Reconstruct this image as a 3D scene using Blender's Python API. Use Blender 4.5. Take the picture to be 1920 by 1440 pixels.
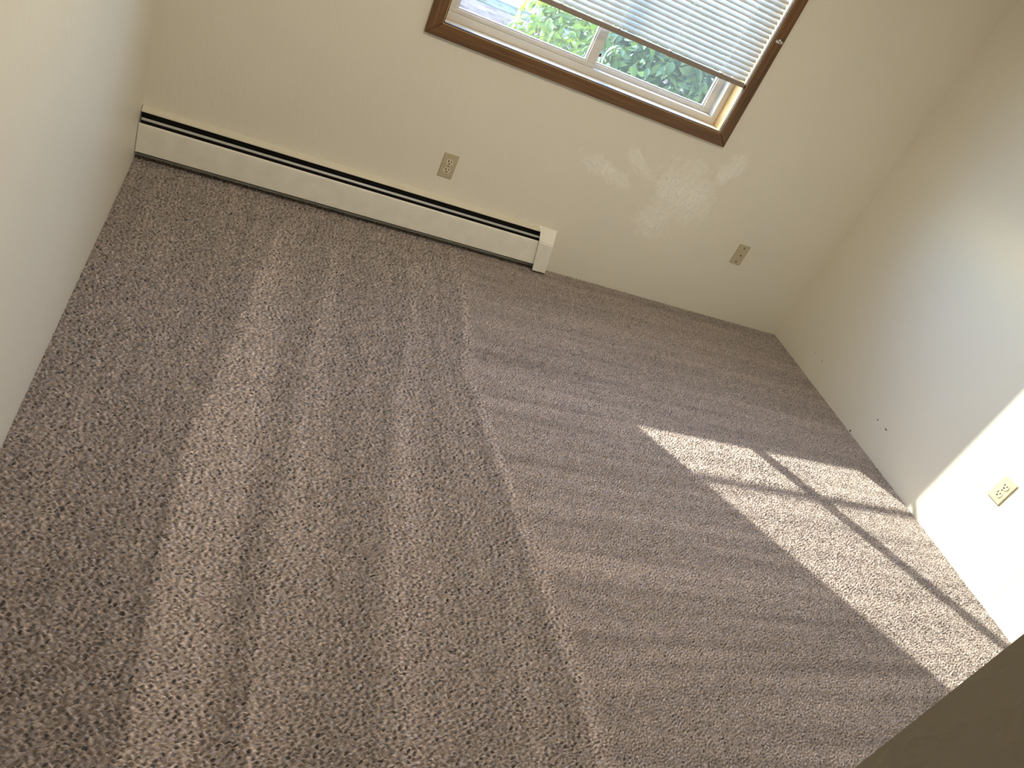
import bpy, bmesh, math, random
import numpy as np
from mathutils import Matrix, Vector

for o in list(bpy.data.objects):
    bpy.data.objects.remove(o)
scn = bpy.context.scene
COL = scn.collection

# ------------------------------------------------------------------ camera
cam = bpy.data.cameras.new('camera')
cam.sensor_fit = 'HORIZONTAL'
cam.sensor_width = 36.0
cam.lens = 1446.733 * 36.0 / 1920.0
cam.clip_start = 0.02
cam_o = bpy.data.objects.new('camera', cam)
COL.objects.link(cam_o)
_r = [(0.904023, -0.184971, 0.385392), (0.193848, -0.626137, -0.755232), (0.381005, 0.757455, -0.530186)]  # right, down, forward
right, down, fwd = [Vector(v).normalized() for v in _r]
M = Matrix((right, -down, -fwd)).transposed().to_4x4()
M.translation = Vector((0.37702, -3.31884, 1.58425))
cam_o.matrix_world = M
scn.camera = cam_o

# ------------------------------------------------------------------ light and exposure
scn.view_settings.view_transform = 'Standard'
scn.view_settings.look = 'None'
scn.view_settings.exposure = 0.0
scn.view_settings.gamma = 1.0
scn.view_settings.use_curve_mapping = False
scn.cycles.max_bounces = 16
scn.cycles.diffuse_bounces = 12
scn.cycles.transparent_max_bounces = 24
scn.cycles.use_denoising = True

SUN_H = Vector((0.762, -1.0, -0.816))          # travel direction of the sunlight
SUN_STRENGTH = 13.5
SKY_STRENGTH = 2.5
CEIL_FILL = 26.0

world = bpy.data.worlds.new('sky')
scn.world = world
world.use_nodes = True
nt = world.node_tree
nt.nodes.clear()
wo = nt.nodes.new('ShaderNodeOutputWorld')
bg = nt.nodes.new('ShaderNodeBackground')
sky = nt.nodes.new('ShaderNodeTexSky')
sky.sky_type = 'NISHITA'
sky.sun_disc = False
sky.sun_elevation = math.radians(33)
sky.sun_rotation = math.radians(-37)
sky.air_density = 1.0
sky.dust_density = 0.4
sky.ozone_density = 2.5
bg.inputs['Strength'].default_value = SKY_STRENGTH
tint = nt.nodes.new('ShaderNodeVectorMath'); tint.operation = 'MULTIPLY'
tint.inputs[1].default_value = (0.90, 0.985, 1.13)
nt.links.new(sky.outputs[0], tint.inputs[0])
nt.links.new(tint.outputs[0], bg.inputs['Color'])
nt.links.new(bg.outputs[0], wo.inputs[0])

sl = bpy.data.lights.new('sun', 'SUN')
sl.energy = SUN_STRENGTH
sl.angle = math.radians(0.55)
sl.color = (1.0, 0.93, 0.82)
so = bpy.data.objects.new('sun', sl)
COL.objects.link(so)
so.rotation_euler = SUN_H.to_track_quat('-Z', 'Y').to_euler()
so.location = (-4, 6, 6)

# sky portal in the window opening (helps the renderer sample the daylight)
pl = bpy.data.lights.new('window_portal', 'AREA')
pl.shape = 'RECTANGLE'; pl.size = 1.38; pl.size_y = 1.2
pl.cycles.is_portal = True
po = bpy.data.objects.new('window_portal', pl)
COL.objects.link(po)
po.location = (1.72, 0.16, 1.52)
po.rotation_euler = (math.radians(-90), 0, 0)

# unseen soft fill lamp, added under the ceiling to brighten the walls
cl = bpy.data.lights.new('added_ceiling_fill', 'AREA')
cl.shape = 'DISK'; cl.size = 0.5; cl.energy = CEIL_FILL
cl.color = (1.0, 0.89, 0.73)
co = bpy.data.objects.new('added_ceiling_fill', cl)
COL.objects.link(co)
co.location = (1.3, -1.75, 2.40)

# ------------------------------------------------------------------ helpers
def new_mat(name):
    m = bpy.data.materials.new(name)
    m.use_nodes = True
    return m, m.node_tree, m.node_tree.nodes['Principled BSDF']

def node(nt, t, **kw):
    n = nt.nodes.new(t)
    for k, v in kw.items():
        if k in n.inputs.keys():
            n.inputs[k].default_value = v
        else:
            setattr(n, k, v)
    return n

def simple(name, col, rough=0.5, metal=0.0, noise=0.04, nscale=30.0, bump=0.0, bscale=200.0, spec=0.5):
    m, t, b = new_mat(name)
    tc = node(t, 'ShaderNodeTexCoord')
    n = node(t, 'ShaderNodeTexNoise', Scale=nscale, Detail=4.0)
    t.links.new(tc.outputs['Object'], n.inputs['Vector'])
    r = node(t, 'ShaderNodeValToRGB')
    r.color_ramp.elements[0].position = 0.3
    r.color_ramp.elements[1].position = 0.7
    r.color_ramp.elements[0].color = (*[c * (1 - noise) for c in col], 1)
    r.color_ramp.elements[1].color = (*[min(1, c * (1 + noise)) for c in col], 1)
    t.links.new(n.outputs['Fac'], r.inputs['Fac'])
    t.links.new(r.outputs['Color'], b.inputs['Base Color'])
    b.inputs['Roughness'].default_value = rough
    b.inputs['Metallic'].default_value = metal
    b.inputs['Specular IOR Level'].default_value = spec
    if bump:
        n2 = node(t, 'ShaderNodeTexNoise', Scale=bscale, Detail=3.0)
        t.links.new(tc.outputs['Object'], n2.inputs['Vector'])
        bp = node(t, 'ShaderNodeBump', Strength=0.5, Distance=bump)
        t.links.new(n2.outputs['Fac'], bp.inputs['Height'])
        t.links.new(bp.outputs[0], b.inputs['Normal'])
    return m

def finish(bm, name, mat, parent=None, smooth=False, loc=None):
    bmesh.ops.recalc_face_normals(bm, faces=bm.faces[:])
    me = bpy.data.meshes.new(name)
    bm.to_mesh(me); bm.free()
    me.materials.append(mat)
    if smooth:
        for p in me.polygons: p.use_smooth = True
    o = bpy.data.objects.new(name, me)
    COL.objects.link(o)
    if parent is not None:
        o.parent = parent
    if loc is not None: o.location = loc
    return o

def box(bm, x0, x1, y0, y1, z0, z1, bevel=0.0):
    r = bmesh.ops.create_cube(bm, size=1.0)
    vs = r['verts']
    for v in vs:
        v.co = Vector(((x0 + x1) / 2 + v.co.x * (x1 - x0), (y0 + y1) / 2 + v.co.y * (y1 - y0), (z0 + z1) / 2 + v.co.z * (z1 - z0)))
    if bevel:
        es = list({e for v in vs for e in v.link_edges})
        bmesh.ops.bevel(bm, geom=es, offset=bevel, segments=2, affect='EDGES', profile=0.5)

def prism(bm, poly, axis, a0, a1):
    """extrude a closed 2-D outline along an axis ('x': poly=(y,z); 'y': poly=(x,z); 'z': poly=(x,y))"""
    def P(u, v, a):
        return {'x': (a, u, v), 'y': (u, a, v), 'z': (u, v, a)}[axis]
    A = [bm.verts.new(P(u, v, a0)) for u, v in poly]
    B = [bm.verts.new(P(u, v, a1)) for u, v in poly]
    n = len(poly)
    for i in range(n):
        bm.faces.new((A[i], A[(i + 1) % n], B[(i + 1) % n], B[i]))
    bm.faces.new(A); bm.faces.new(B)

def sheet(bm, path, x0, x1, t):
    """bent sheet metal of thickness t running along x; path = list of (y,z)"""
    n = len(path)
    off = []
    for i in range(n):
        a = Vector(path[max(0, i - 1)]); b = Vector(path[min(n - 1, i + 1)])
        d = (b - a).normalized()
        off.append(Vector(path[i]) + Vector((-d.y, d.x)) * t)
    prism(bm, [tuple(p) for p in path] + [tuple(p) for p in reversed(off)], 'x', x0, x1)

def tube(bm, pts, r, seg=8):
    for a, b in zip(pts[:-1], pts[1:]):
        a = Vector(a); b = Vector(b); d = b - a
        q = d.to_track_quat('Z', 'Y').to_matrix().to_4x4()
        q.translation = (a + b) / 2
        bmesh.ops.create_cone(bm, cap_ends=True, segments=seg, radius1=r, radius2=r, depth=d.length, matrix=q)

def empty(name, loc, label=None, cat=None, group=None, kind=None):
    o = bpy.data.objects.new(name, None)
    COL.objects.link(o); o.location = loc
    o.empty_display_size = 0.05
    tag(o, label, cat, group, kind)
    return o

def tag(o, label=None, cat=None, group=None, kind=None):
    if label: o['label'] = label
    if cat: o['category'] = cat
    if group: o['group'] = group
    if kind: o['kind'] = kind
    return o

def struct(o, label=None):
    o['kind'] = 'structure'
    if label: o['label'] = label
    return o

W = 3.433          # room width
CEIL = 2.44

# ------------------------------------------------------------------ materials
def wall_material(name, col, marks=(), reflection_spots=()):
    m, t, b = new_mat(name)
    tc = node(t, 'ShaderNodeTexCoord')
    co_ = tc.outputs['Object']
    big = node(t, 'ShaderNodeTexNoise', Scale=1.3, Detail=2.0)
    t.links.new(co_, big.inputs['Vector'])
    r = node(t, 'ShaderNodeValToRGB')
    r.color_ramp.elements[0].position = 0.3; r.color_ramp.elements[1].position = 0.7
    r.color_ramp.elements[0].color = (*[c * 0.97 for c in col], 1)
    r.color_ramp.elements[1].color = (*[c * 1.02 for c in col], 1)
    t.links.new(big.outputs['Fac'], r.inputs['Fac'])
    colour = r.outputs['Color']
    for (p, rad, stretch) in marks:
        mp = node(t, 'ShaderNodeMapping')
        mp.vector_type = 'POINT'
        mp.inputs['Location'].default_value = tuple(-a * s for a, s in zip(p, stretch))
        mp.inputs['Scale'].default_value = stretch
        t.links.new(co_, mp.inputs['Vector'])
        wn = node(t, 'ShaderNodeTexNoise', Scale=300.0, Detail=2.0)
        t.links.new(co_, wn.inputs['Vector'])
        ad = node(t, 'ShaderNodeVectorMath', operation='MULTIPLY_ADD')
        ad.inputs[1].default_value = (0.010,) * 3
        t.links.new(wn.outputs['Color'], ad.inputs[0]); t.links.new(mp.outputs[0], ad.inputs[2])
        ln = node(t, 'ShaderNodeVectorMath', operation='DISTANCE')
        ln.inputs[1].default_value = (0.005,) * 3
        t.links.new(ad.outputs[0], ln.inputs[0])
        lt = node(t, 'ShaderNodeMath', operation='LESS_THAN')
        lt.inputs[1].default_value = rad
        t.links.new(ln.outputs['Value'], lt.inputs[0])
        mx = node(t, 'ShaderNodeMix', data_type='RGBA')
        t.links.new(lt.outputs[0], mx.inputs[0])
        t.links.new(colour, mx.inputs[6])
        mx.inputs[7].default_value = (0.12, 0.11, 0.09, 1)
        colour = mx.outputs[2]
    t.links.new(colour, b.inputs['Base Color'])
    b.inputs['Roughness'].default_value = 0.42
    b.inputs['Specular IOR Level'].default_value = 0.5
    # rolled and knocked-down texture: soft plateaus plus fine orange peel
    mp = node(t, 'ShaderNodeMapping'); mp.inputs['Scale'].default_value = (1.0, 1.0, 0.6)
    t.links.new(co_, mp.inputs['Vector'])
    n1 = node(t, 'ShaderNodeTexNoise', Scale=42.0, Detail=3.0, Roughness=0.55, Distortion=0.6)
    n2 = node(t, 'ShaderNodeTexNoise', Scale=170.0, Detail=2.0)
    t.links.new(mp.outputs[0], n1.inputs['Vector']); t.links.new(co_, n2.inputs['Vector'])
    rr = node(t, 'ShaderNodeMapRange')
    rr.inputs['From Min'].default_value = 0.42; rr.inputs['From Max'].default_value = 0.62
    t.links.new(n1.outputs['Fac'], rr.inputs['Value'])
    ma = node(t, 'ShaderNodeMath', operation='MULTIPLY_ADD')
    ma.inputs[1].default_value = 0.35
    t.links.new(n2.outputs['Fac'], ma.inputs[0]); t.links.new(rr.outputs[0], ma.inputs[2])
    bp = node(t, 'ShaderNodeBump', Strength=0.24, Distance=0.0018)
    t.links.new(ma.outputs[0], bp.inputs['Height'])
    if reflection_spots:
        # reflection of the sunlit right wall, painted as lighter, glossier blotches below the window
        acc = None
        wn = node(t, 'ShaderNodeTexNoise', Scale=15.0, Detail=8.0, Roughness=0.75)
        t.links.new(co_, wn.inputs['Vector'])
        for (cx, cz, rx, rz, tilt) in reflection_spots:
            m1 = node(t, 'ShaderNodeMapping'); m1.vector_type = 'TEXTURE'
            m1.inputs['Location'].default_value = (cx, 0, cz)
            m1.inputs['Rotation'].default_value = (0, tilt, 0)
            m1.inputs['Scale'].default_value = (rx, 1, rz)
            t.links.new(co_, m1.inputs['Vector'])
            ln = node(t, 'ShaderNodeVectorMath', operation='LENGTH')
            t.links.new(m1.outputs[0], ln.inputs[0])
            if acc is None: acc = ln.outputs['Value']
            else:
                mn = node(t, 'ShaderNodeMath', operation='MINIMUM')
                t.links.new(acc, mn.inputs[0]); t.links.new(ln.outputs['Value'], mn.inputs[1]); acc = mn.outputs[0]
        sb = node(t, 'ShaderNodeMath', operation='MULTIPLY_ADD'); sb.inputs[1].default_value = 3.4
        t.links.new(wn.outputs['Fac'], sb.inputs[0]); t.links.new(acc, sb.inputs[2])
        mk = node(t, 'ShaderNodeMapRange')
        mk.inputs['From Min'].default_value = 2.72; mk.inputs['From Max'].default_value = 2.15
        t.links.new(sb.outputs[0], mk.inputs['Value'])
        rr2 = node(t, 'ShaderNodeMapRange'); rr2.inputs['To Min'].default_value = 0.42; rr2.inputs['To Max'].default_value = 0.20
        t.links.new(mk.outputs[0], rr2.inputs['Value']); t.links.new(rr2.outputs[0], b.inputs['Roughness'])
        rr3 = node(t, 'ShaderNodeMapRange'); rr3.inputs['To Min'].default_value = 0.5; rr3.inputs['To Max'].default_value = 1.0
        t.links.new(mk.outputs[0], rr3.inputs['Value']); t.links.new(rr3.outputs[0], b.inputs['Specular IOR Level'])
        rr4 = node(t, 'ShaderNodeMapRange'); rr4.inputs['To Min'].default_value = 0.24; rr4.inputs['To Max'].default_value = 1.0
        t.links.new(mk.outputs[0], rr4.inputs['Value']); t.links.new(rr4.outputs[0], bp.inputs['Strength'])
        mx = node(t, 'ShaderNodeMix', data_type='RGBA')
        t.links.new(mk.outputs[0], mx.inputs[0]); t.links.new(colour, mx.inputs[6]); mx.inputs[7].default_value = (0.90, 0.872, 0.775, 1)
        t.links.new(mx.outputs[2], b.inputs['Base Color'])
    t.links.new(bp.outputs[0], b.inputs['Normal'])
    return m

CREAM = (0.80, 0.765, 0.655)
M_wall = wall_material('cream_wall_paint', CREAM)
M_wall_b = wall_material('cream_wall_paint_reflection', CREAM, (), [(2.41, .60, .19, .17, .3), (2.33, .42, .12, .10, 0), (2.58, .78, .05, .12, .4), (1.98, .58, .16, .05, .2), (2.13, .66, .10, .04, .5)])
M_wall_r = wall_material('cream_wall_paint_scuffed', CREAM, [
    ((W, -0.927, 0.157), 0.0042, (1, 1, 1)), ((W, -0.997, 0.157), 0.0048, (1, 0.55, 1.4)),
    ((W, -0.342, 0.124), 0.0025, (1, 1, 1)), ((W, -0.414, 0.123), 0.0025, (1, 1, 1)), ((W, -0.846, 0.008), 0.006, (1, 1, 1))])
M_ceil = simple('ceiling_paint', (0.82, 0.80, 0.74), 0.8, bump=0.002, bscale=120)
M_vinyl = simple('window_vinyl', (0.64, 0.60, 0.53), 0.35, noise=0.02)
M_slat = None
M_metal_cream = simple('heater_cream_enamel', (0.90, 0.875, 0.78), 0.38, noise=0.05, nscale=14)
M_hood = simple('heater_painted_hood', (0.74, 0.70, 0.57), 0.4, noise=0.04, nscale=14, bump=0.0006, bscale=90)
M_blade = simple('damper_grey_metal', (0.50, 0.51, 0.49), 0.3, 0.35, noise=0.03)
M_dark = simple('dark_steel', (0.018, 0.016, 0.014), 0.6, 0.2)
M_fin = simple('aluminium_fin', (0.06, 0.06, 0.06), 0.5, 0.7)
M_plate = simple('ivory_plastic', (0.66, 0.60, 0.40), 0.35, noise=0.03)
M_plate_d = simple('almond_plastic', (0.52, 0.455, 0.30), 0.35, noise=0.03)
M_recep = simple('ivory_receptacle_plastic', (0.70, 0.62, 0.44), 0.3, noise=0.02)
M_hole = simple('slot_black', (0.012, 0.009, 0.006), 0.7)
M_screw = simple('screw_metal', (0.06, 0.045, 0.03), 0.5, 0.5)
M_chrome = simple('nickel_metal', (0.75, 0.75, 0.73), 0.15, 1.0, noise=0.02)

# oak casing
def oak(name, along):
    m, t, b = new_mat(name)
    tc = node(t, 'ShaderNodeTexCoord')
    mp = node(t, 'ShaderNodeMapping')
    s = [60.0, 60.0, 60.0]; s[along] = 2.2
    mp.inputs['Scale'].default_value = s
    t.links.new(tc.outputs['Object'], mp.inputs['Vector'])
    n = node(t, 'ShaderNodeTexNoise', Scale=1.0, Detail=6.0, Roughness=0.6, Distortion=0.4)
    t.links.new(mp.outputs[0], n.inputs['Vector'])
    r = node(t, 'ShaderNodeValToRGB')
    e = r.color_ramp.elements
    e[0].position = 0.32; e[0].color = (0.085, 0.036, 0.010, 1)
    e[1].position = 0.68; e[1].color = (0.215, 0.108, 0.036, 1)
    t.links.new(n.outputs['Fac'], r.inputs['Fac'])
    t.links.new(r.outputs[0], b.inputs['Base Color'])
    b.inputs['Roughness'].default_value = 0.38
    bp = node(t, 'ShaderNodeBump', Strength=0.2, Distance=0.0006)
    t.links.new(n.outputs['Fac'], bp.inputs['Height']); t.links.new(bp.outputs[0], b.inputs['Normal'])
    return m
M_oak_x = oak('stained_oak_horizontal', 0)
M_oak_z = oak('stained_oak_vertical', 2)
M_oak_dark = simple('dark_oak_groove', (0.035, 0.018, 0.008), 0.6)
M_oak_jamb = simple('golden_oak_jamb', (0.62, 0.40, 0.17), 0.35, noise=0.1, nscale=22)
M_sill = simple('pale_sill', (0.74, 0.63, 0.46), 0.3, noise=0.04)

# glass that lets light through: clear with a Fresnel reflection
def glass_mat():
    m = bpy.data.materials.new('window_glass'); m.use_nodes = True
    m.use_transparent_shadow = True
    t = m.node_tree; t.nodes.clear()
    out = node(t, 'ShaderNodeOutputMaterial')
    tr = node(t, 'ShaderNodeBsdfTransparent'); tr.inputs[0].default_value = (0.95, 0.975, 0.965, 1)
    gl = node(t, 'ShaderNodeBsdfGlossy'); gl.inputs['Roughness'].default_value = 0.02
    lw = node(t, 'ShaderNodeLayerWeight'); lw.inputs[0].default_value = 0.5
    pw = node(t, 'ShaderNodeMath', operation='POWER'); pw.inputs[1].default_value = 5.0
    fr = node(t, 'ShaderNodeMath', operation='MULTIPLY_ADD'); fr.inputs[1].default_value = 0.95; fr.inputs[2].default_value = 0.04
    t.links.new(lw.outputs['Facing'], pw.inputs[0]); t.links.new(pw.outputs[0], fr.inputs[0])
    n = node(t, 'ShaderNodeTexNoise', Scale=3.0)
    tc = node(t, 'ShaderNodeTexCoord'); t.links.new(tc.outputs['Object'], n.inputs['Vector'])
    df = node(t, 'ShaderNodeBsdfTranslucent'); df.inputs[0].default_value = (0.9, 0.95, 0.95, 1)
    mr = node(t, 'ShaderNodeMapRange'); mr.inputs['To Min'].default_value = 0.006; mr.inputs['To Max'].default_value = 0.016
    t.links.new(n.outputs['Fac'], mr.inputs['Value'])
    mx0 = node(t, 'ShaderNodeMixShader')   # a thin film of dust on the pane
    t.links.new(mr.outputs[0], mx0.inputs[0]); t.links.new(tr.outputs[0], mx0.inputs[1]); t.links.new(df.outputs[0], mx0.inputs[2])
    mx = node(t, 'ShaderNodeMixShader')
    t.links.new(fr.outputs[0], mx.inputs[0]); t.links.new(mx0.outputs[0], mx.inputs[1]); t.links.new(gl.outputs[0], mx.inputs[2])
    t.links.new(mx.outputs[0], out.inputs[0])
    return m
M_glass = glass_mat()

def translucent(name, c1, c2, trans, rough=0.5, scale=20, tcol=None, spec=0.5):
    m, t, b = new_mat(name)
    tc = node(t, 'ShaderNodeTexCoord')
    n = node(t, 'ShaderNodeTexNoise', Scale=scale, Detail=3.0)
    t.links.new(tc.outputs['Object'], n.inputs['Vector'])
    r = node(t, 'ShaderNodeValToRGB')
    r.color_ramp.elements[0].position = 0.35; r.color_ramp.elements[1].position = 0.65
    r.color_ramp.elements[0].color = (*c1, 1); r.color_ramp.elements[1].color = (*c2, 1)
    t.links.new(n.outputs['Fac'], r.inputs[0]); t.links.new(r.outputs[0], b.inputs['Base Color'])
    b.inputs['Roughness'].default_value = rough
    b.inputs['Specular IOR Level'].default_value = spec
    tl = node(t, 'ShaderNodeBsdfTranslucent')
    if tcol: tl.inputs[0].default_value = (*tcol, 1)
    else: t.links.new(r.outputs[0], tl.inputs[0])
    mx = node(t, 'ShaderNodeMixShader'); mx.inputs[0].default_value = trans
    t.links.new(b.outputs[0], mx.inputs[1]); t.links.new(tl.outputs[0], mx.inputs[2])
    t.links.new(mx.outputs[0], t.nodes['Material Output'].inputs[0])
    return m
M_slat = translucent('white_blind_slat', (0.60, 0.62, 0.62), (0.64, 0.655, 0.65), 0.14, 0.3)
M_rail = simple('blind_rail_taupe', (0.30, 0.245, 0.20), 0.4, noise=0.03)
M_cord = simple('white_cord', (0.85, 0.85, 0.82), 0.7)

# carpet
def carpet_mat():
    m, t, b = new_mat('taupe_carpet')
    tc = node(t, 'ShaderNodeTexCoord')
    n = node(t, 'ShaderNodeTexNoise', Scale=190.0, Detail=3.0, Roughness=0.75)
    t.links.new(tc.outputs['Object'], n.inputs['Vector'])
    r = node(t, 'ShaderNodeValToRGB')
    e = r.color_ramp.elements
    e[0].position = 0.30; e[0].color = (0.165, 0.124, 0.102, 1)
    e[1].position = 0.70; e[1].color = (0.415, 0.340, 0.296, 1)
    t.links.new(n.outputs['Fac'], r.inputs[0])
    at = node(t, 'ShaderNodeAttribute', attribute_name='pile_lay_light')
    mr = node(t, 'ShaderNodeMapRange'); mr.inputs['From Min'].default_value = -1
    mr.inputs['From Max'].default_value = 1.6; mr.inputs['To Min'].default_value = 0.78; mr.inputs['To Max'].default_value = 1.40
    t.links.new(at.outputs['Fac'], mr.inputs['Value'])
    ya = node(t, 'ShaderNodeAttribute', attribute_name='tuft_shade')       # random light and dark tone standing in for shaded pits between tufts
    yr = node(t, 'ShaderNodeMapRange'); yr.inputs['From Min'].default_value = -2.0; yr.inputs['From Max'].default_value = 2.0
    yr.inputs['To Min'].default_value = -0.05; yr.inputs['To Max'].default_value = 2.05
    yr.clamp = True
    t.links.new(ya.outputs['Fac'], yr.inputs['Value'])
    yc = node(t, 'ShaderNodeMath', operation='MAXIMUM'); yc.inputs[1].default_value = 0.10
    t.links.new(yr.outputs[0], yc.inputs[0])
    mm = node(t, 'ShaderNodeMath', operation='MULTIPLY')
    t.links.new(yc.outputs[0], mm.inputs[0]); t.links.new(mr.outputs[0], mm.inputs[1])
    mu = node(t, 'ShaderNodeVectorMath', operation='SCALE')
    t.links.new(r.outputs[0], mu.inputs[0]); t.links.new(mm.outputs[0], mu.inputs['Scale'])
    t.links.new(mu.outputs[0], b.inputs['Base Color'])
    b.inputs['Roughness'].default_value = 0.58
    b.inputs['Specular IOR Level'].default_value = 0.55
    b.inputs['Sheen Weight'].default_value = 0.6
    b.inputs['Sheen Roughness'].default_value = 0.5
    n2 = node(t, 'ShaderNodeTexNoise', Scale=600.0, Detail=2.0)
    t.links.new(tc.outputs['Object'], n2.inputs['Vector'])
    bp = node(t, 'ShaderNodeBump', Strength=0.6, Distance=0.0012)
    t.links.new(n2.outputs['Fac'], bp.inputs['Height']); t.links.new(bp.outputs[0], b.inputs['Normal'])
    return m
M_carpet = carpet_mat()

# ------------------------------------------------------------------ floor: carpet pile as real relief
FY = -3.12
def build_floor():
    step = 0.0026
    nx = int(W / step) + 1; ny = int(-FY / step) + 1
    xs = np.linspace(0, W, nx); ys = np.linspace(0, FY, ny)
    X, Y = np.meshgrid(xs, ys)
    rng = np.random.default_rng(5)
    kx = np.fft.rfftfreq(nx, W / (nx - 1)); ky = np.fft.fftfreq(ny, -FY / (ny - 1))
    KX, KY = np.meshgrid(kx, ky)
    F = np.fft.rfft2(rng.standard_normal((ny, nx)))
    def band(sx, sy, f0, bw):
        K = np.sqrt((KX * sx) ** 2 + (KY * sy) ** 2)
        g = np.exp(-((K - f0) / bw) ** 2)
        a = np.fft.irfft2(F * g, s=(ny, nx)); return a / a.std()
    hA = band(2.0, 0.85, 115, 55)         # rows lying across the long tracks
    hB = band(1.0, 1.1, 125, 55)
    low = band(1, 1, 9, 7)
    F = np.fft.rfft2(rng.standard_normal((ny, nx)))
    yA = band(2.0, 0.85, 112, 58); yB = band(1.0, 1.05, 120, 60)
    streak_y = np.fft.irfft2(np.fft.rfft2(rng.standard_normal((ny, nx))) * np.exp(-(KX / 28) ** 2 - (KY / 1.0) ** 2), s=(ny, nx)); streak_y /= streak_y.std()
    streak_x = np.fft.irfft2(np.fft.rfft2(rng.standard_normal((ny, nx))) * np.exp(-(KY / 22) ** 2 - (KX / 1.0) ** 2), s=(ny, nx)); streak_x /= streak_x.std()
    D = -Y                                 # distance from the window wall
    def sm(a, b, v):
        q = np.clip((v - a) / (b - a), 0, 1); return q * q * (3 - 2 * q)
    # boundary between the tracks run towards the window and the strokes run sideways
    xb = np.interp(D, [0, .2, 1.05, 1.6, 2.3, 3.2], [1.50, 1.44, 1.34, 1.40, 1.46, 1.47])
    side = sm(-0.015, 0.05, X - xb)
    lay_light = np.zeros_like(X)
    # long tracks: crisp left edge, soft right edge, widening towards the door
    tracks = [([.2, .25, 1.09, 1.7, 2.13, 2.54, 3.2], [.60, .595, .487, .400, .395, .394, .39], [.605, .60, .60, .575, .55, .53, .52], 1.35, .22),
              ([.2, .25, .98, 1.5, 2.25, 3.2], [.84, .84, .745, .690, .63, .62], [.85, .85, .80, .76, .72, .70], .85, .24),
              ([.2, .25, .77, 1.56, 2.23, 3.2], [1.155, 1.155, 1.115, .985, .92, .90], [1.165, 1.165, 1.145, 1.06, 1.01, .99], .75, .26),
              ([.15, .2, 1.05, 1.6, 2.3, 3.2], [1.43, 1.43, 1.31, 1.37, 1.43, 1.45], [1.44, 1.45, 1.36, 1.43, 1.48, 1.5], 1.3, .2)]
    for dd, l, r, amp, d0 in tracks:
        L = np.interp(D, dd, l); R_ = np.interp(D, dd, r)
        wob = 0.0025 * low
        q = sm(-0.010, 0.016, X - L + wob) * (1 - sm(-0.03, 0.07, X - R_ + wob)) * sm(d0, d0 + .12, D)
        lay_light += amp * q * (1 - side)
        lay_light -= 0.18 * amp * sm(-0.10, -0.01, X - L) * (1 - sm(-0.01, 0.005, X - L + wob)) * sm(d0, d0 + .1, D) * (1 - side)
    lay_light += 0.22 * streak_y * (1 - side)
    lay_light -= 0.12 * (1 - side) * (1 - sm(0.2, 0.5, X))
    # sideways strokes with gently bowed edges
    for y0, amp, bow in ((.56, .45, .05), (.80, .75, .03), (.98, .4, .03), (1.17, .8, .03), (1.40, .5, .02), (1.50, .65, .0), (1.68, .5, .03), (1.86, .8, -.02), (2.1, .45, .0), (2.26, .6, .0), (2.55, .4, 0), (2.8, .5, 0)):
        yc = y0 - bow * np.sin((X - 1.4) * 1.7) + 0.003 * low + 0.02 * (X - 1.4) * (-1 if bow == 0 else 1)
        q = 1.5 * sm(-0.006, 0.008, D - yc) * (1 - sm(0.01, 0.10, D - yc))
        fade = 0.55 + 0.45 * np.sin(X * 2.3 + y0 * 9)
        lay_light += amp * q * side * fade
    lay_light += 0.36 * streak_x * side + 0.5 * side  # flat lift paints the brighter light on the right side into the tone
    lay_light += 0.05 * low
    # short strokes at the heater
    for xc in (.20, .27, .40, .96, 1.08, 1.25):
        lay_light += 0.6 * np.exp(-((X - xc + .02 * (D - .1)) / .006) ** 2) * sm(.09, .11, D) * (1 - sm(.13, .22, D))
    lay_light = np.clip(lay_light, -1, 1.6)
    h = hA * (1 - side) + hB * side
    h = np.tanh(h * 0.9)
    Z = 0.0066 * h * (1 - 0.25 * np.clip(lay_light, 0, 1)) + 0.0004 * lay_light
    # the pile leans away from the tuft roots
    Xo = X + 0.0006 * h * side; Yo = Y + 0.0008 * h * (1 - side)
    edge = np.minimum(np.minimum(X, W - X), D)
    Z -= 0.004 * (1 - sm(0.0, 0.012, edge))
    Xo = np.clip(Xo, 0, W)
    co_ = np.stack([Xo, Yo, Z], -1).reshape(-1, 3).astype(np.float32)
    idx = np.arange(nx * ny).reshape(ny, nx)
    q = np.stack([idx[1:, :-1], idx[1:, 1:], idx[:-1, 1:], idx[:-1, :-1]], -1).reshape(-1, 4).astype(np.int32)
    me = bpy.data.meshes.new('floor')
    me.vertices.add(len(co_)); me.vertices.foreach_set('co', co_.ravel())
    me.loops.add(q.size); me.loops.foreach_set('vertex_index', q.ravel())
    me.polygons.add(len(q)); me.polygons.foreach_set('loop_start', np.arange(0, q.size, 4, dtype=np.int32))
    try: me.polygons.foreach_set('loop_total', np.full(len(q), 4, dtype=np.int32))
    except Exception: pass
    me.update(calc_edges=True)
    tuft_shade = yA * (1 - side) + yB * side
    a = me.attributes.new('tuft_shade', 'FLOAT', 'POINT'); a.data.foreach_set('value', tuft_shade.ravel().astype(np.float32))
    a = me.attributes.new('pile_lay_light', 'FLOAT', 'POINT'); a.data.foreach_set('value', lay_light.ravel().astype(np.float32))
    me.shade_smooth()
    me.materials.append(M_carpet)
    o = bpy.data.objects.new('floor', me); COL.objects.link(o)
    struct(o, 'taupe cut-pile carpet with pale vacuum tracks')
    return o
floor = build_floor()
bm = bmesh.new(); box(bm, -0.15, W + 0.15, -4.75, 0.15, -0.12, -0.012)
struct(finish(bm, 'trim_subfloor', simple('subfloor_board', (0.2, 0.15, 0.11), 0.9)))
bm = bmesh.new(); box(bm, 0, W, -4.6, FY + 0.001, -0.012, 0.0)
struct(finish(bm, 'floor_hall', M_carpet))

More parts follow.
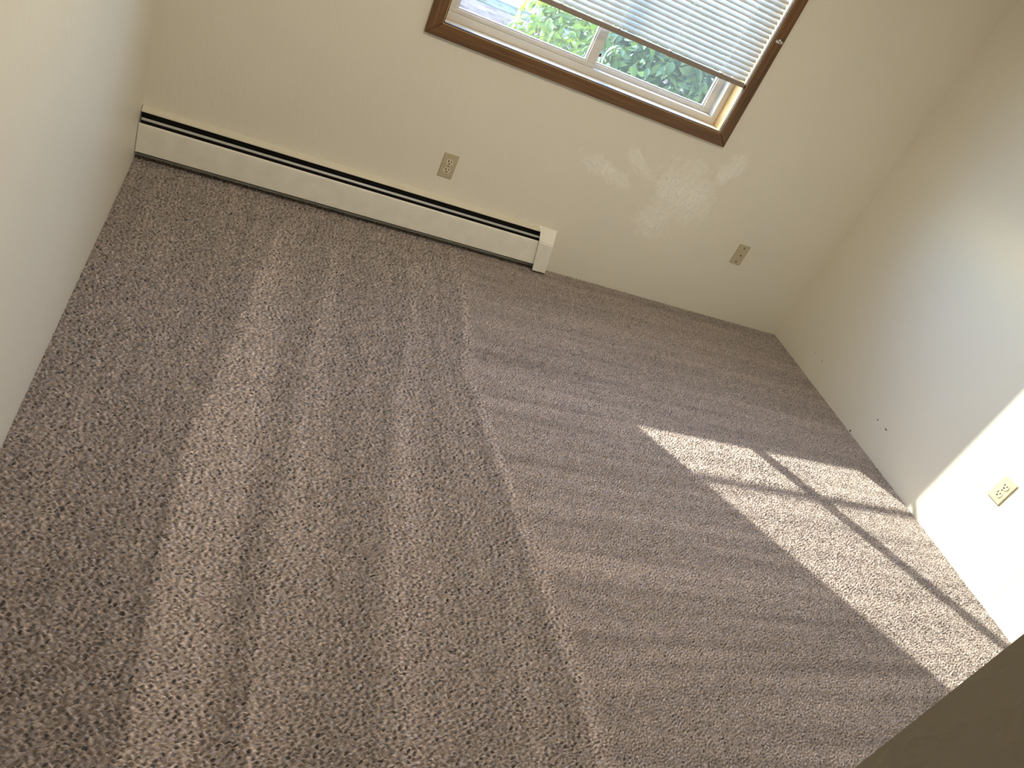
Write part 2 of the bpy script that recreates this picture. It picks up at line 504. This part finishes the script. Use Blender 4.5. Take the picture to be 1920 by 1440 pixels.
# ------------------------------------------------------------------ walls
# window opening in the back wall
OX0, OX1, OZ0, OZ1 = 1.029, 2.4095, 0.934, 2.10
bm = bmesh.new()
T = 0.16
box(bm, -T, OX0 - .012, 0, T, -.12, CEIL); box(bm, OX1 + .012, W + T, 0, T, -.12, CEIL)
box(bm, OX0 - .012, OX1 + .012, 0, T, -.12, OZ0 - .012); box(bm, OX0 - .012, OX1 + .012, 0, T, OZ1 + .012, CEIL)
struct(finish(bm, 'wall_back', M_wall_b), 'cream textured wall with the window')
bm = bmesh.new(); box(bm, -T, 0, -4.75, 0, -.12, CEIL)
struct(finish(bm, 'wall_left', M_wall), 'cream wall at the left')
bm = bmesh.new(); box(bm, W, W + T, -4.75, 0, -.12, CEIL)
struct(finish(bm, 'wall_right', M_wall_r), 'cream wall at the right, sunlit near the camera')
# projecting wall by the entry: its outer corner is the dark edge at the lower right
SX, SY = 1.147, -3.0
bm = bmesh.new()
prism(bm, [(SX, SY), (W, SY), (W, SY - .12), (SX + .29, SY - .12), (SX + 1.60 + .17, -4.6), (SX + 1.60, -4.6)], 'z', -.012, CEIL)  # face slanted away from the lit room to keep it dark
struct(finish(bm, 'wall_entry', M_wall), 'cream wall corner beside the entry, in deep shade')
bm = bmesh.new(); box(bm, 0, W, -4.75, -4.6, -.12, CEIL)
struct(finish(bm, 'wall_front', M_wall))
M_door = oak('dark_door_wood', 2)  # unseen dark doors, added to cut bounce light in the hall
for dn, bx in (('added_door_1', (.10, .91, -4.6, -4.56, 0, 2.03)), ('added_door_2', (0, .04, -4.45, -3.64, 0, 2.03))):
    bm = bmesh.new(); box(bm, *bx, .004)
    d_ = struct(finish(bm, dn, M_door))
    bm = bmesh.new(); cx_ = .84 if dn == 'added_door_1' else .075; cy_ = -4.525 if dn == 'added_door_1' else -3.72
    bmesh.ops.create_uvsphere(bm, u_segments=16, v_segments=10, radius=.028, matrix=Matrix.Translation((cx_, cy_, .95)))
    finish(bm, 'door_knob', M_chrome, d_, smooth=True)
bm = bmesh.new(); box(bm, -T, W + T, -4.75, T, CEIL, CEIL + .12)
struct(finish(bm, 'ceiling', M_ceil))

# ------------------------------------------------------------------ window
win = empty('window_1', (1.72, 0.0, 0.934), kind='structure')
win['label'] = 'sliding vinyl window in a stained oak casing'
def wpart(bm, name, mat, parent=None, smooth=False, label=None):
    p = parent or win
    o = finish(bm, name, mat)
    o.parent = p
    o.matrix_parent_inverse = (Matrix.Translation(-win.location))
    if p is not win:
        o.matrix_parent_inverse = Matrix.Identity(4)
    if smooth:
        for f in o.data.polygons: f.use_smooth = True
    if label: o['label'] = label
    return o
EX0, EX1, EZ0, EZ1 = 0.967, 2.4705, 0.8745, 2.16     # casing outline
CT = 0.018
def casing(poly, mat, name='casing_board'):
    bm = bmesh.new()
    prism(bm, poly, 'y', -CT, 0.0)
    bmesh.ops.bevel(bm, geom=[e for e in bm.edges if all(abs(v.co.y + CT) < 1e-5 for v in e.verts)], offset=0.003, segments=2, affect='EDGES')
    return wpart(bm, name, mat)
g = 0.0006
casing([(EX0 + g, EZ0), (EX1 - g, EZ0), (OX1 - g, OZ0), (OX0 + g, OZ0)], M_oak_x)
casing([(EX0 + g, EZ1), (EX1 - g, EZ1), (OX1 - g, OZ1), (OX0 + g, OZ1)], M_oak_x)
casing([(EX0, EZ0 + g), (OX0, OZ0 + g), (OX0, OZ1 - g), (EX0, EZ1 - g)], M_oak_z)
casing([(EX1, EZ0 + g), (OX1, OZ0 + g), (OX1, OZ1 - g), (EX1, EZ1 - g)], M_oak_z)
# narrow pale bead along the inside of the casing
bm = bmesh.new()
box(bm, OX0 - .004, OX1 + .004, -CT - .0012, -.002, OZ0 - .0052, OZ0 - .0026, .0006)
box(bm, OX1 + .0026, OX1 + .0052, -CT - .0012, -.002, OZ0 - .004, OZ1, .0006)
box(bm, OX0 - .0052, OX0 - .0026, -CT - .0012, -.002, OZ0 - .004, OZ1, .0006)
wpart(bm, 'edge_bead', M_oak_jamb)
bm = bmesh.new()
box(bm, OX0 - .001, OX1 + .001, -CT - .0006, -.001, OZ0 - .0022, OZ0 + .0008)
box(bm, OX1 - .0008, OX1 + .0022, -CT - .0006, -.001, OZ0, OZ1)
box(bm, OX0 - .0022, OX0 + .0008, -CT - .0006, -.001, OZ0, OZ1)
wpart(bm, 'dark_groove', M_oak_dark)
# jamb lining
JY = 0.085
bm = bmesh.new(); box(bm, OX0 - .012, OX0, 0.0, JY, OZ0 - .012, OZ1 + .012); wpart(bm, 'jamb', M_oak_jamb)
bm = bmesh.new(); box(bm, OX1, OX1 + .012, 0.0, JY, OZ0 - .012, OZ1 + .012); wpart(bm, 'jamb', M_oak_jamb)
bm = bmesh.new(); box(bm, OX0, OX1, 0.0, JY, OZ1, OZ1 + .012); wpart(bm, 'jamb', M_oak_jamb)
bm = bmesh.new(); box(bm, OX0, OX1, 0.0, JY, OZ0 - .012, OZ0); wpart(bm, 'sill', M_sill)
# vinyl main frame (stepped)
FYI = 0.070
bm = bmesh.new()
box(bm, OX0, OX1, FYI, .150, OZ0, OZ0 + .031, .002)
box(bm, OX0, OX1, FYI, .150, OZ1 - .031, OZ1, .002)
box(bm, OX0, OX0 + .026, FYI, .150, OZ0 + .031, OZ1 - .031, .002)
box(bm, OX1 - .030, OX1, FYI, .150, OZ0 + .031, OZ1 - .031, .002)
wpart(bm, 'frame', M_vinyl)
def sash(x0, x1, y0, y1, bl, br, bb, bt, name='sash'):
    z0, z1 = OZ0 + .031, OZ1 - .031
    bm = bmesh.new()
    box(bm, x0, x1, y0, y1, z0, z0 + bb, .0015); box(bm, x0, x1, y0, y1, z1 - bt, z1, .0015)
    box(bm, x0, x0 + bl, y0, y1, z0 + bb, z1 - bt, .0015); box(bm, x1 - br, x1, y0, y1, z0 + bb, z1 - bt, .0015)
    # glazing bead
    gx0, gx1, gz0, gz1 = x0 + bl, x1 - br, z0 + bb, z1 - bt
    q = .006
    box(bm, gx0, gx1, y0 + .008, y1 - .004, gz0, gz0 + q); box(bm, gx0, gx1, y0 + .008, y1 - .004, gz1 - q, gz1)
    box(bm, gx0, gx0 + q, y0 + .008, y1 - .004, gz0 + q, gz1 - q); box(bm, gx1 - q, gx1, y0 + .008, y1 - .004, gz0 + q, gz1 - q)
    s = wpart(bm, name, M_vinyl)
    bm = bmesh.new(); ym = (y0 + y1) / 2
    box(bm, gx0 + q - .003, gx1 - q + .003, ym - .002, ym + .002, gz0 + q - .003, gz1 - q + .003)
    wpart(bm, 'glass_pane', M_glass, s)
    return s
s1 = sash(OX0 + .026, 1.735, .080, .104, .026, .046, .018, .03)
s2 = sash(1.700, OX1 - .030, .112, .136, .030, .040, .018, .03)
bm = bmesh.new(); box(bm, 1.7315, 1.7395, .072, .081, 1.42, 1.50, .002); wpart(bm, 'sash_lock', M_vinyl)
bm = bmesh.new(); box(bm, 1.7355, 1.745, .084, .100, 1.020, 1.034, .001); wpart(bm, 'weep_tab', M_dark)

# ------------------------------------------------------------------ horizontal blind, half lowered
BY = 0.003
BX0, BX1 = 1.040, 2.402
blind = empty('window_blind', ((BX0 + BX1) / 2, BY, 1.1445), 'white horizontal slat blind half lowered in the oak-cased window', 'blind')
def bpart(bm, name, mat, parent=None, label=None, smooth=False):
    o = finish(bm, name, mat, smooth=smooth)
    o.parent = parent or blind
    if parent is None: o.matrix_parent_inverse = Matrix.Translation(-blind.location)
    if label: o['label'] = label
    return o
PITCH = 0.0213
SLA = math.radians(47)
bm = bmesh.new()
z = 1.1805
zs = []
rr = random.Random(3)
while z < OZ1 - 0.05:
    zs.append(z); z += PITCH
for i, z in enumerate(zs):
    a = SLA + rr.uniform(-.03, .03)
    d = Vector((0, math.cos(a), math.sin(a))); n = Vector((0, -math.sin(a), math.cos(a)))
    prof = []
    for k in range(7):
        u = k / 6 * 2 - 1
        prof.append(Vector((0, BY, z)) + d * (u * .0125) + n * (.0022 * (1 - u * u)))
    dz = rr.uniform(-.0006, .0006)
    path = [(p.y, p.z + dz) for p in prof]
    sheet(bm, path, BX0 + .002, BX1 - .002, .0004)
bpart(bm, 'slats', M_slat, smooth=False)
bm = bmesh.new()
prism(bm, [(BY - .012, 1.1465), (BY - .010, 1.1437), (BY + .010, 1.1437), (BY + .012, 1.1465), (BY + .012, 1.1625), (BY + .008, 1.1655), (BY - .008, 1.1655), (BY - .012, 1.1625)], 'x', BX0, BX1)
for zz in (1.1490, 1.1545, 1.1600):
    box(bm, BX0, BX1, BY - .0128, BY - .011, zz - .0008, zz + .0008)
rail = bpart(bm, 'bottom_rail', M_rail, label='taupe bottom rail')
for x in (1.185, 1.457, 1.733, 1.996, 2.270):
    bm = bmesh.new(); box(bm, x - .006, x + .006, BY - .0135, BY + .0135, 1.1429, 1.1670, .001)
    bpart(bm, 'rail_clip', M_rail, rail)
    bm = bmesh.new()
    tube(bm, [(x, BY - .0125, 1.1585), (x, BY - .0125, OZ1 - .03)], .0007, 6)
    tube(bm, [(x, BY + .0125, 1.1585), (x, BY + .0125, OZ1 - .03)], .0007, 6)
    bpart(bm, 'ladder_cord', M_cord)
bm = bmesh.new(); box(bm, BX0, BX1, BY - .016, BY + .016, OZ1 - .030, OZ1 - .002, .002)
bpart(bm, 'headrail', M_slat)

# cord holder on the right casing
cleat = empty('blind_hold_down_bracket', (2.444, -CT, 1.376), 'small shiny metal bracket screwed to the right oak window casing', 'bracket')
bm = bmesh.new()
tube(bm, [(-.013, -.010, .006), (.013, -.010, -.004)], .0048, 12)
tube(bm, [(0, 0, 0), (0, -.010, 0)], .004, 10)
o = finish(bm, 'hook', M_chrome, cleat, smooth=True)
bm = bmesh.new(); box(bm, -.017, .018, -.0022, 0.0, -.009, .004, .001)
finish(bm, 'back_plate', M_chrome, cleat)

# ------------------------------------------------------------------ baseboard heater
HX1 = 1.868
heater = empty('baseboard_heater', (0.93, 0, 0), 'long cream metal baseboard heater along the foot of the window wall', 'heater')
def hpart(bm, name, mat, parent=None, label=None, smooth=False):
    o = finish(bm, name, mat, smooth=smooth)
    if parent is None:
        o.parent = heater; o.matrix_parent_inverse = Matrix.Translation(-heater.location)
    else:
        o.parent = parent
    if label: o['label'] = label
    return o
x0 = 0.002
bm = bmesh.new(); sheet(bm, [(-.002, .012), (-.002, .2205)], x0, HX1 - .02, .0015)
hpart(bm, 'back_panel', M_dark)
bm = bmesh.new()
sheet(bm, [(0.0, .2205), (-.006, .2215), (-.012, .2180), (-.016, .2160), (-.033, .2100), (-.0350, .2060), (-.0335, .2045)], x0, HX1 - .078, .0014)
hpart(bm, 'top_hood', M_hood)
bm = bmesh.new()
sheet(bm, [(-.0425, .1850), (-.0435, .1860), (-.0500, .1800), (-.0505, .1780)], x0 + .006, HX1 - .076, .0012)
hpart(bm, 'damper_blade', M_blade, label='grey metal damper blade in the outlet slot')
bm = bmesh.new()
sheet(bm, [(-.054, .1600), (-.0575, .1655), (-.0615, .1640), (-.0625, .1590), (-.0620, .0560), (-.0618, .0440)], x0, 1.850, -.0014)
hpart(bm, 'front_panel', M_metal_cream)
bm = bmesh.new()
tube(bm, [(0.03, -.030, .090), (1.80, -.030, .090)], .011, 12)
for k in range(170):
    xx = .05 + k * .0102
    box(bm, xx, xx + .0006, -.052, -.008, .065, .115)
hpart(bm, 'finned_element', M_fin)
for xx in (.25, .85, 1.45):
    bm = bmesh.new(); box(bm, xx, xx + .003, -.052, -.004, .050, .170); hpart(bm, 'bracket', M_dark)
# loose end cap, its lower end pushed to the right
bm = bmesh.new()
L = [(1.781, 0.0, .221), (1.783, -.014, .221), (1.787, -.043, .208), (1.788, -.071, .177), (1.790, -.074, .166), (1.820, -.073, .016)]
Rr = [(1.882, 0.0, .2205), (1.878, -.014, .219), (1.872, -.041, .204), (1.868, -.069, .171), (1.869, -.072, .160), (1.892, -.071, .015)]
Lv = [bm.verts.new(p) for p in L]; Rv = [bm.verts.new(p) for p in Rr]
Wl = [bm.verts.new((p[0] + .010, 0.0 if i else 0.0, p[2])) for i, p in enumerate(Rr)]
for i in range(5):
    bm.faces.new((Lv[i], Rv[i], Rv[i + 1], Lv[i + 1]))
for i in range(1, 5):
    bm.faces.new((Rv[i], Wl[i], Wl[i + 1], Rv[i + 1]))
bm.faces.new((Rv[0], Wl[1], Rv[1]))
cap = hpart(bm, 'end_cap', M_metal_cream, label='slightly skewed cream end cap')
md = cap.modifiers.new('thickness', 'SOLIDIFY'); md.thickness = .0014; md.offset = 0
bm = bmesh.new(); box(bm, 1.800, 1.860, -.0655, -.0445, .1995, .2005)
bm.free()
bm = bmesh.new(); tube(bm, [(1.886, -.012, .120), (1.8915, -.012, .120)], .003, 10)
hpart(bm, 'rivet', M_screw)

# ------------------------------------------------------------------ outlets and plates (built in a local frame: x across, z up, front = -y)
def duplex(name, loc, rz, label, group, pm):
    root = empty(name, loc, label, 'outlet', group)
    root.rotation_euler = (0, 0, rz)
    bm = bmesh.new()
    a, b2 = .035, .057
    prism(bm, [(-a, -b2), (a, -b2), (a, b2), (-a, b2)], 'y', -.0055, 0)
    bmesh.ops.bevel(bm, geom=[e for e in bm.edges if all(abs(v.co.y + .0055) < 1e-5 for v in e.verts)], offset=.004, segments=3, affect='EDGES')
    finish(bm, 'cover_plate', pm, root)
    for s in (1, -1):
        zc = s * .0192
        bm = bmesh.new()
        pts = []
        for k in range(28):
            t_ = k / 28 * 2 * math.pi
            xx = .0172 * math.cos(t_); zz = .0172 * math.sin(t_)
            zz = max(-.0142, min(.0142, zz))
            pts.append((xx, zc + zz))
        prism(bm, pts, 'y', -.0075, -.001)
        rc = finish(bm, 'receptacle', M_recep, root)
        bm = bmesh.new()
        box(bm, -.0084, -.0048, -.0080, -.006, zc - .0005, zc + .0098, .0003)
        box(bm, .0048, .0080, -.0080, -.006, zc + .0007, zc + .0090, .0003)
        q = Matrix.Rotation(math.pi / 2, 4, 'X'); q.translation = (0, -.0069, zc - .0068)
        bmesh.ops.create_cone(bm, cap_ends=True, segments=14, radius1=.0034, radius2=.0034, depth=.0022, matrix=q)
        finish(bm, 'socket_slots', M_hole, rc)
    bm = bmesh.new()
    q = Matrix.Rotation(math.pi / 2, 4, 'X'); q.translation = (0, -.0062, 0)
    bmesh.ops.create_cone(bm, cap_ends=True, segments=14, radius1=.0026, radius2=.0022, depth=.0024, matrix=q)
    finish(bm, 'screw', M_screw, root)
    return root
duplex('electrical_outlet', (1.220 + .035, 0, .3092 + .057), 0, 'ivory duplex outlet on the window wall above the baseboard heater', 'duplex outlets', M_plate_d)
duplex('electrical_outlet', (W, -1.5632 - .035, .3175 + .057), math.radians(-90), 'ivory duplex outlet on the right wall in bright sun', 'duplex outlets', M_plate)
root = empty('cable_wall_plate', (2.8702 + .035, 0, .337 + .057), 'beige cable jack plate low on the window wall near the right corner', 'wall plate')
bm = bmesh.new()
prism(bm, [(-.035, -.053), (-.031, -.057), (.031, -.057), (.035, -.053), (.035, .053), (.031, .057), (-.031, .057), (-.035, .053)], 'y', -.005, 0)
bmesh.ops.bevel(bm, geom=[e for e in bm.edges if all(abs(v.co.y + .005) < 1e-5 for v in e.verts)], offset=.0025, segments=2, affect='EDGES')
finish(bm, 'cover_plate', M_plate_d, root)
for zc in (.0415, -.0415):
    bm = bmesh.new(); q = Matrix.Rotation(math.pi / 2, 4, 'X'); q.translation = (0, -.0055, zc)
    bmesh.ops.create_cone(bm, cap_ends=True, segments=14, radius1=.0042, radius2=.0036, depth=.0024, matrix=q)
    finish(bm, 'screw', M_screw, root)
bm = bmesh.new(); q = Matrix.Rotation(math.pi / 2, 4, 'X'); q.translation = (0, -.0080, 0)
bmesh.ops.create_cone(bm, cap_ends=True, segments=6, radius1=.0068, radius2=.0062, depth=.006, matrix=q)
jk = finish(bm, 'coaxial_jack', M_plate, root)
bm = bmesh.new(); q = Matrix.Rotation(math.pi / 2, 4, 'X'); q.translation = (0, -.0112, 0)
bmesh.ops.create_cone(bm, cap_ends=True, segments=14, radius1=.0042, radius2=.0040, depth=.002, matrix=q)
finish(bm, 'jack_hole', M_hole, jk)

# ------------------------------------------------------------------ outdoors
GZ = -0.40
def ground(name, x0, x1, y0, y1, z, c1, c2, scale, label):
    m, t, b = new_mat(name + '_surface')
    tc = node(t, 'ShaderNodeTexCoord')
    n = node(t, 'ShaderNodeTexNoise', Scale=scale, Detail=8.0, Roughness=0.7)
    t.links.new(tc.outputs['Object'], n.inputs['Vector'])
    r = node(t, 'ShaderNodeValToRGB'); e = r.color_ramp.elements
    e[0].position = .35; e[1].position = .65; e[0].color = (*c1, 1); e[1].color = (*c2, 1)
    t.links.new(n.outputs['Fac'], r.inputs[0]); t.links.new(r.outputs[0], b.inputs['Base Color'])
    b.inputs['Roughness'].default_value = .95
    b.inputs['Specular IOR Level'].default_value = 0.0
    bm = bmesh.new(); box(bm, x0, x1, y0, y1, z - .2, z)
    o = finish(bm, name, m); struct(o, label); return o
ground('ground_bed', -14, 18, .16, 9.1, GZ, (.08, .056, .044), (.19, .145, .118), 3.0, 'brown leaf-strewn planting bed outside')
ground('ground_grass', -14, 18, 9.1, 9.7, GZ + .01, (.07, .075, .045), (.15, .155, .11), 6.0, 'thin strip of grass beside the pavement')
ground('ground_pavement', -14, 18, 9.7, 24, GZ + .03, (.165, .158, .152), (.20, .192, .186), 2.0, 'pale concrete pavement outside')

def leaf_mesh(name, n, inside, size, mat, seed, parent, up=0.2):
    """n folded leaves scattered through the outer shell of a crown"""
    rng = np.random.default_rng(seed)
    C, N = inside(rng, n)
    L = size * rng.uniform(.65, 1.25, n); Wd = L * rng.uniform(.36, .5, n)
    N = N + rng.normal(0, .55, (n, 3)); N[:, 2] += up; N /= np.linalg.norm(N, axis=1)[:, None]
    A = rng.normal(0, 1, (n, 3)); A[:, 2] -= .6
    A -= (A * N).sum(1)[:, None] * N; A /= np.linalg.norm(A, axis=1)[:, None]
    B = np.cross(N, A)
    prof = [(0, .05, 0), (.22, .34, .02), (.5, .5, .0), (.78, .3, -.05), (1, .02, -.14)]
    V = []
    for (u, w, c) in prof:
        for s in (-1, 0, 1):
            fold = 0.0 if s == 0 else .12
            V.append(C + A * (L * u)[:, None] + B * (Wd * w * s)[:, None] + N * (L * c + Wd * w * 2 * fold)[:, None])
    V = np.stack(V, 1)                                   # n,15,3
    f = []
    for i in range(4):
        for j in range(2):
            a = i * 3 + j; f.append((a, a + 1, a + 4, a + 3))
    f = np.array(f)
    Q = (np.arange(n)[:, None, None] * 15 + f[None]).reshape(-1, 4)
    me = bpy.data.meshes.new(name)
    me.vertices.add(n * 15); me.vertices.foreach_set('co', V.reshape(-1).astype(np.float32))
    me.loops.add(Q.size); me.loops.foreach_set('vertex_index', Q.ravel().astype(np.int32))
    me.polygons.add(len(Q)); me.polygons.foreach_set('loop_start', np.arange(0, Q.size, 4, dtype=np.int32))
    me.update(calc_edges=True); me.shade_smooth(); me.materials.append(mat)
    o = bpy.data.objects.new(name, me); COL.objects.link(o); o.parent = parent
    return o
def blob(cx, cy, cz, rx, ry, rz, bumps):
    def f(rng, n):
        d = rng.normal(0, 1, (n, 3)); d /= np.linalg.norm(d, axis=1)[:, None]
        d[:, 2] = np.where(d[:, 2] < -.75, -d[:, 2], d[:, 2])
        k = 1 + bumps * (np.sin(d[:, 0] * 5 + 1) * np.cos(d[:, 1] * 4) + .6 * np.sin(d[:, 2] * 7 + d[:, 0] * 6))
        r = k * (1 - .35 * rng.random(n) ** 2)
        P = np.array([cx, cy, cz]) + d * r[:, None] * np.array([rx, ry, rz])
        N = d / np.array([rx, ry, rz]); N /= np.linalg.norm(N, axis=1)[:, None]
        return P, N
    return f
M_leaf_d = translucent('glossy_dark_leaf', (.022, .050, .012), (.075, .125, .030), .30, .38, 9, (.13, .22, .02), spec=0.3)
M_leaf_l = translucent('light_green_leaf', (.06, .105, .014), (.16, .22, .03), .42, .4, 9, (.25, .32, .02), spec=0.25)
M_bark = simple('shrub_bark', (.13, .09, .06), .9, noise=.3)
def shrub(name, base, r, top, n, size, mat, seed, label):
    root = empty(name, (base[0], base[1], GZ), label, 'shrub')
    h = top - GZ
    leaf_mesh('foliage', n, blob(0, 0, h * .52, r[0], r[1], h * .48, .09), size, mat, seed, root)
    bm = bmesh.new(); rg = random.Random(seed)
    for k in range(11):
        a = rg.uniform(0, 6.28); q = rg.uniform(.35, .85)
        e = (math.cos(a) * r[0] * q, math.sin(a) * r[1] * q, h * rg.uniform(.6, .9))
        m_ = (e[0] * .4, e[1] * .4, e[2] * .45)
        tube(bm, [(e[0] * .05, e[1] * .05, 0), m_], .011, 7); tube(bm, [m_, e], .006, 6)
    finish(bm, 'stems', M_bark, root)
    return root
shrub('leafy_shrub', (2.52, 0.95), (.66, .50), 1.22, 5200, .078, M_leaf_d, 11, 'dense dark green leafy shrub right outside the right window pane')
shrub('leafy_shrub', (2.28, 2.02), (.50, .45), 1.06, 2600, .075, M_leaf_l, 23, 'lighter green loose shrub seen through the left window pane')
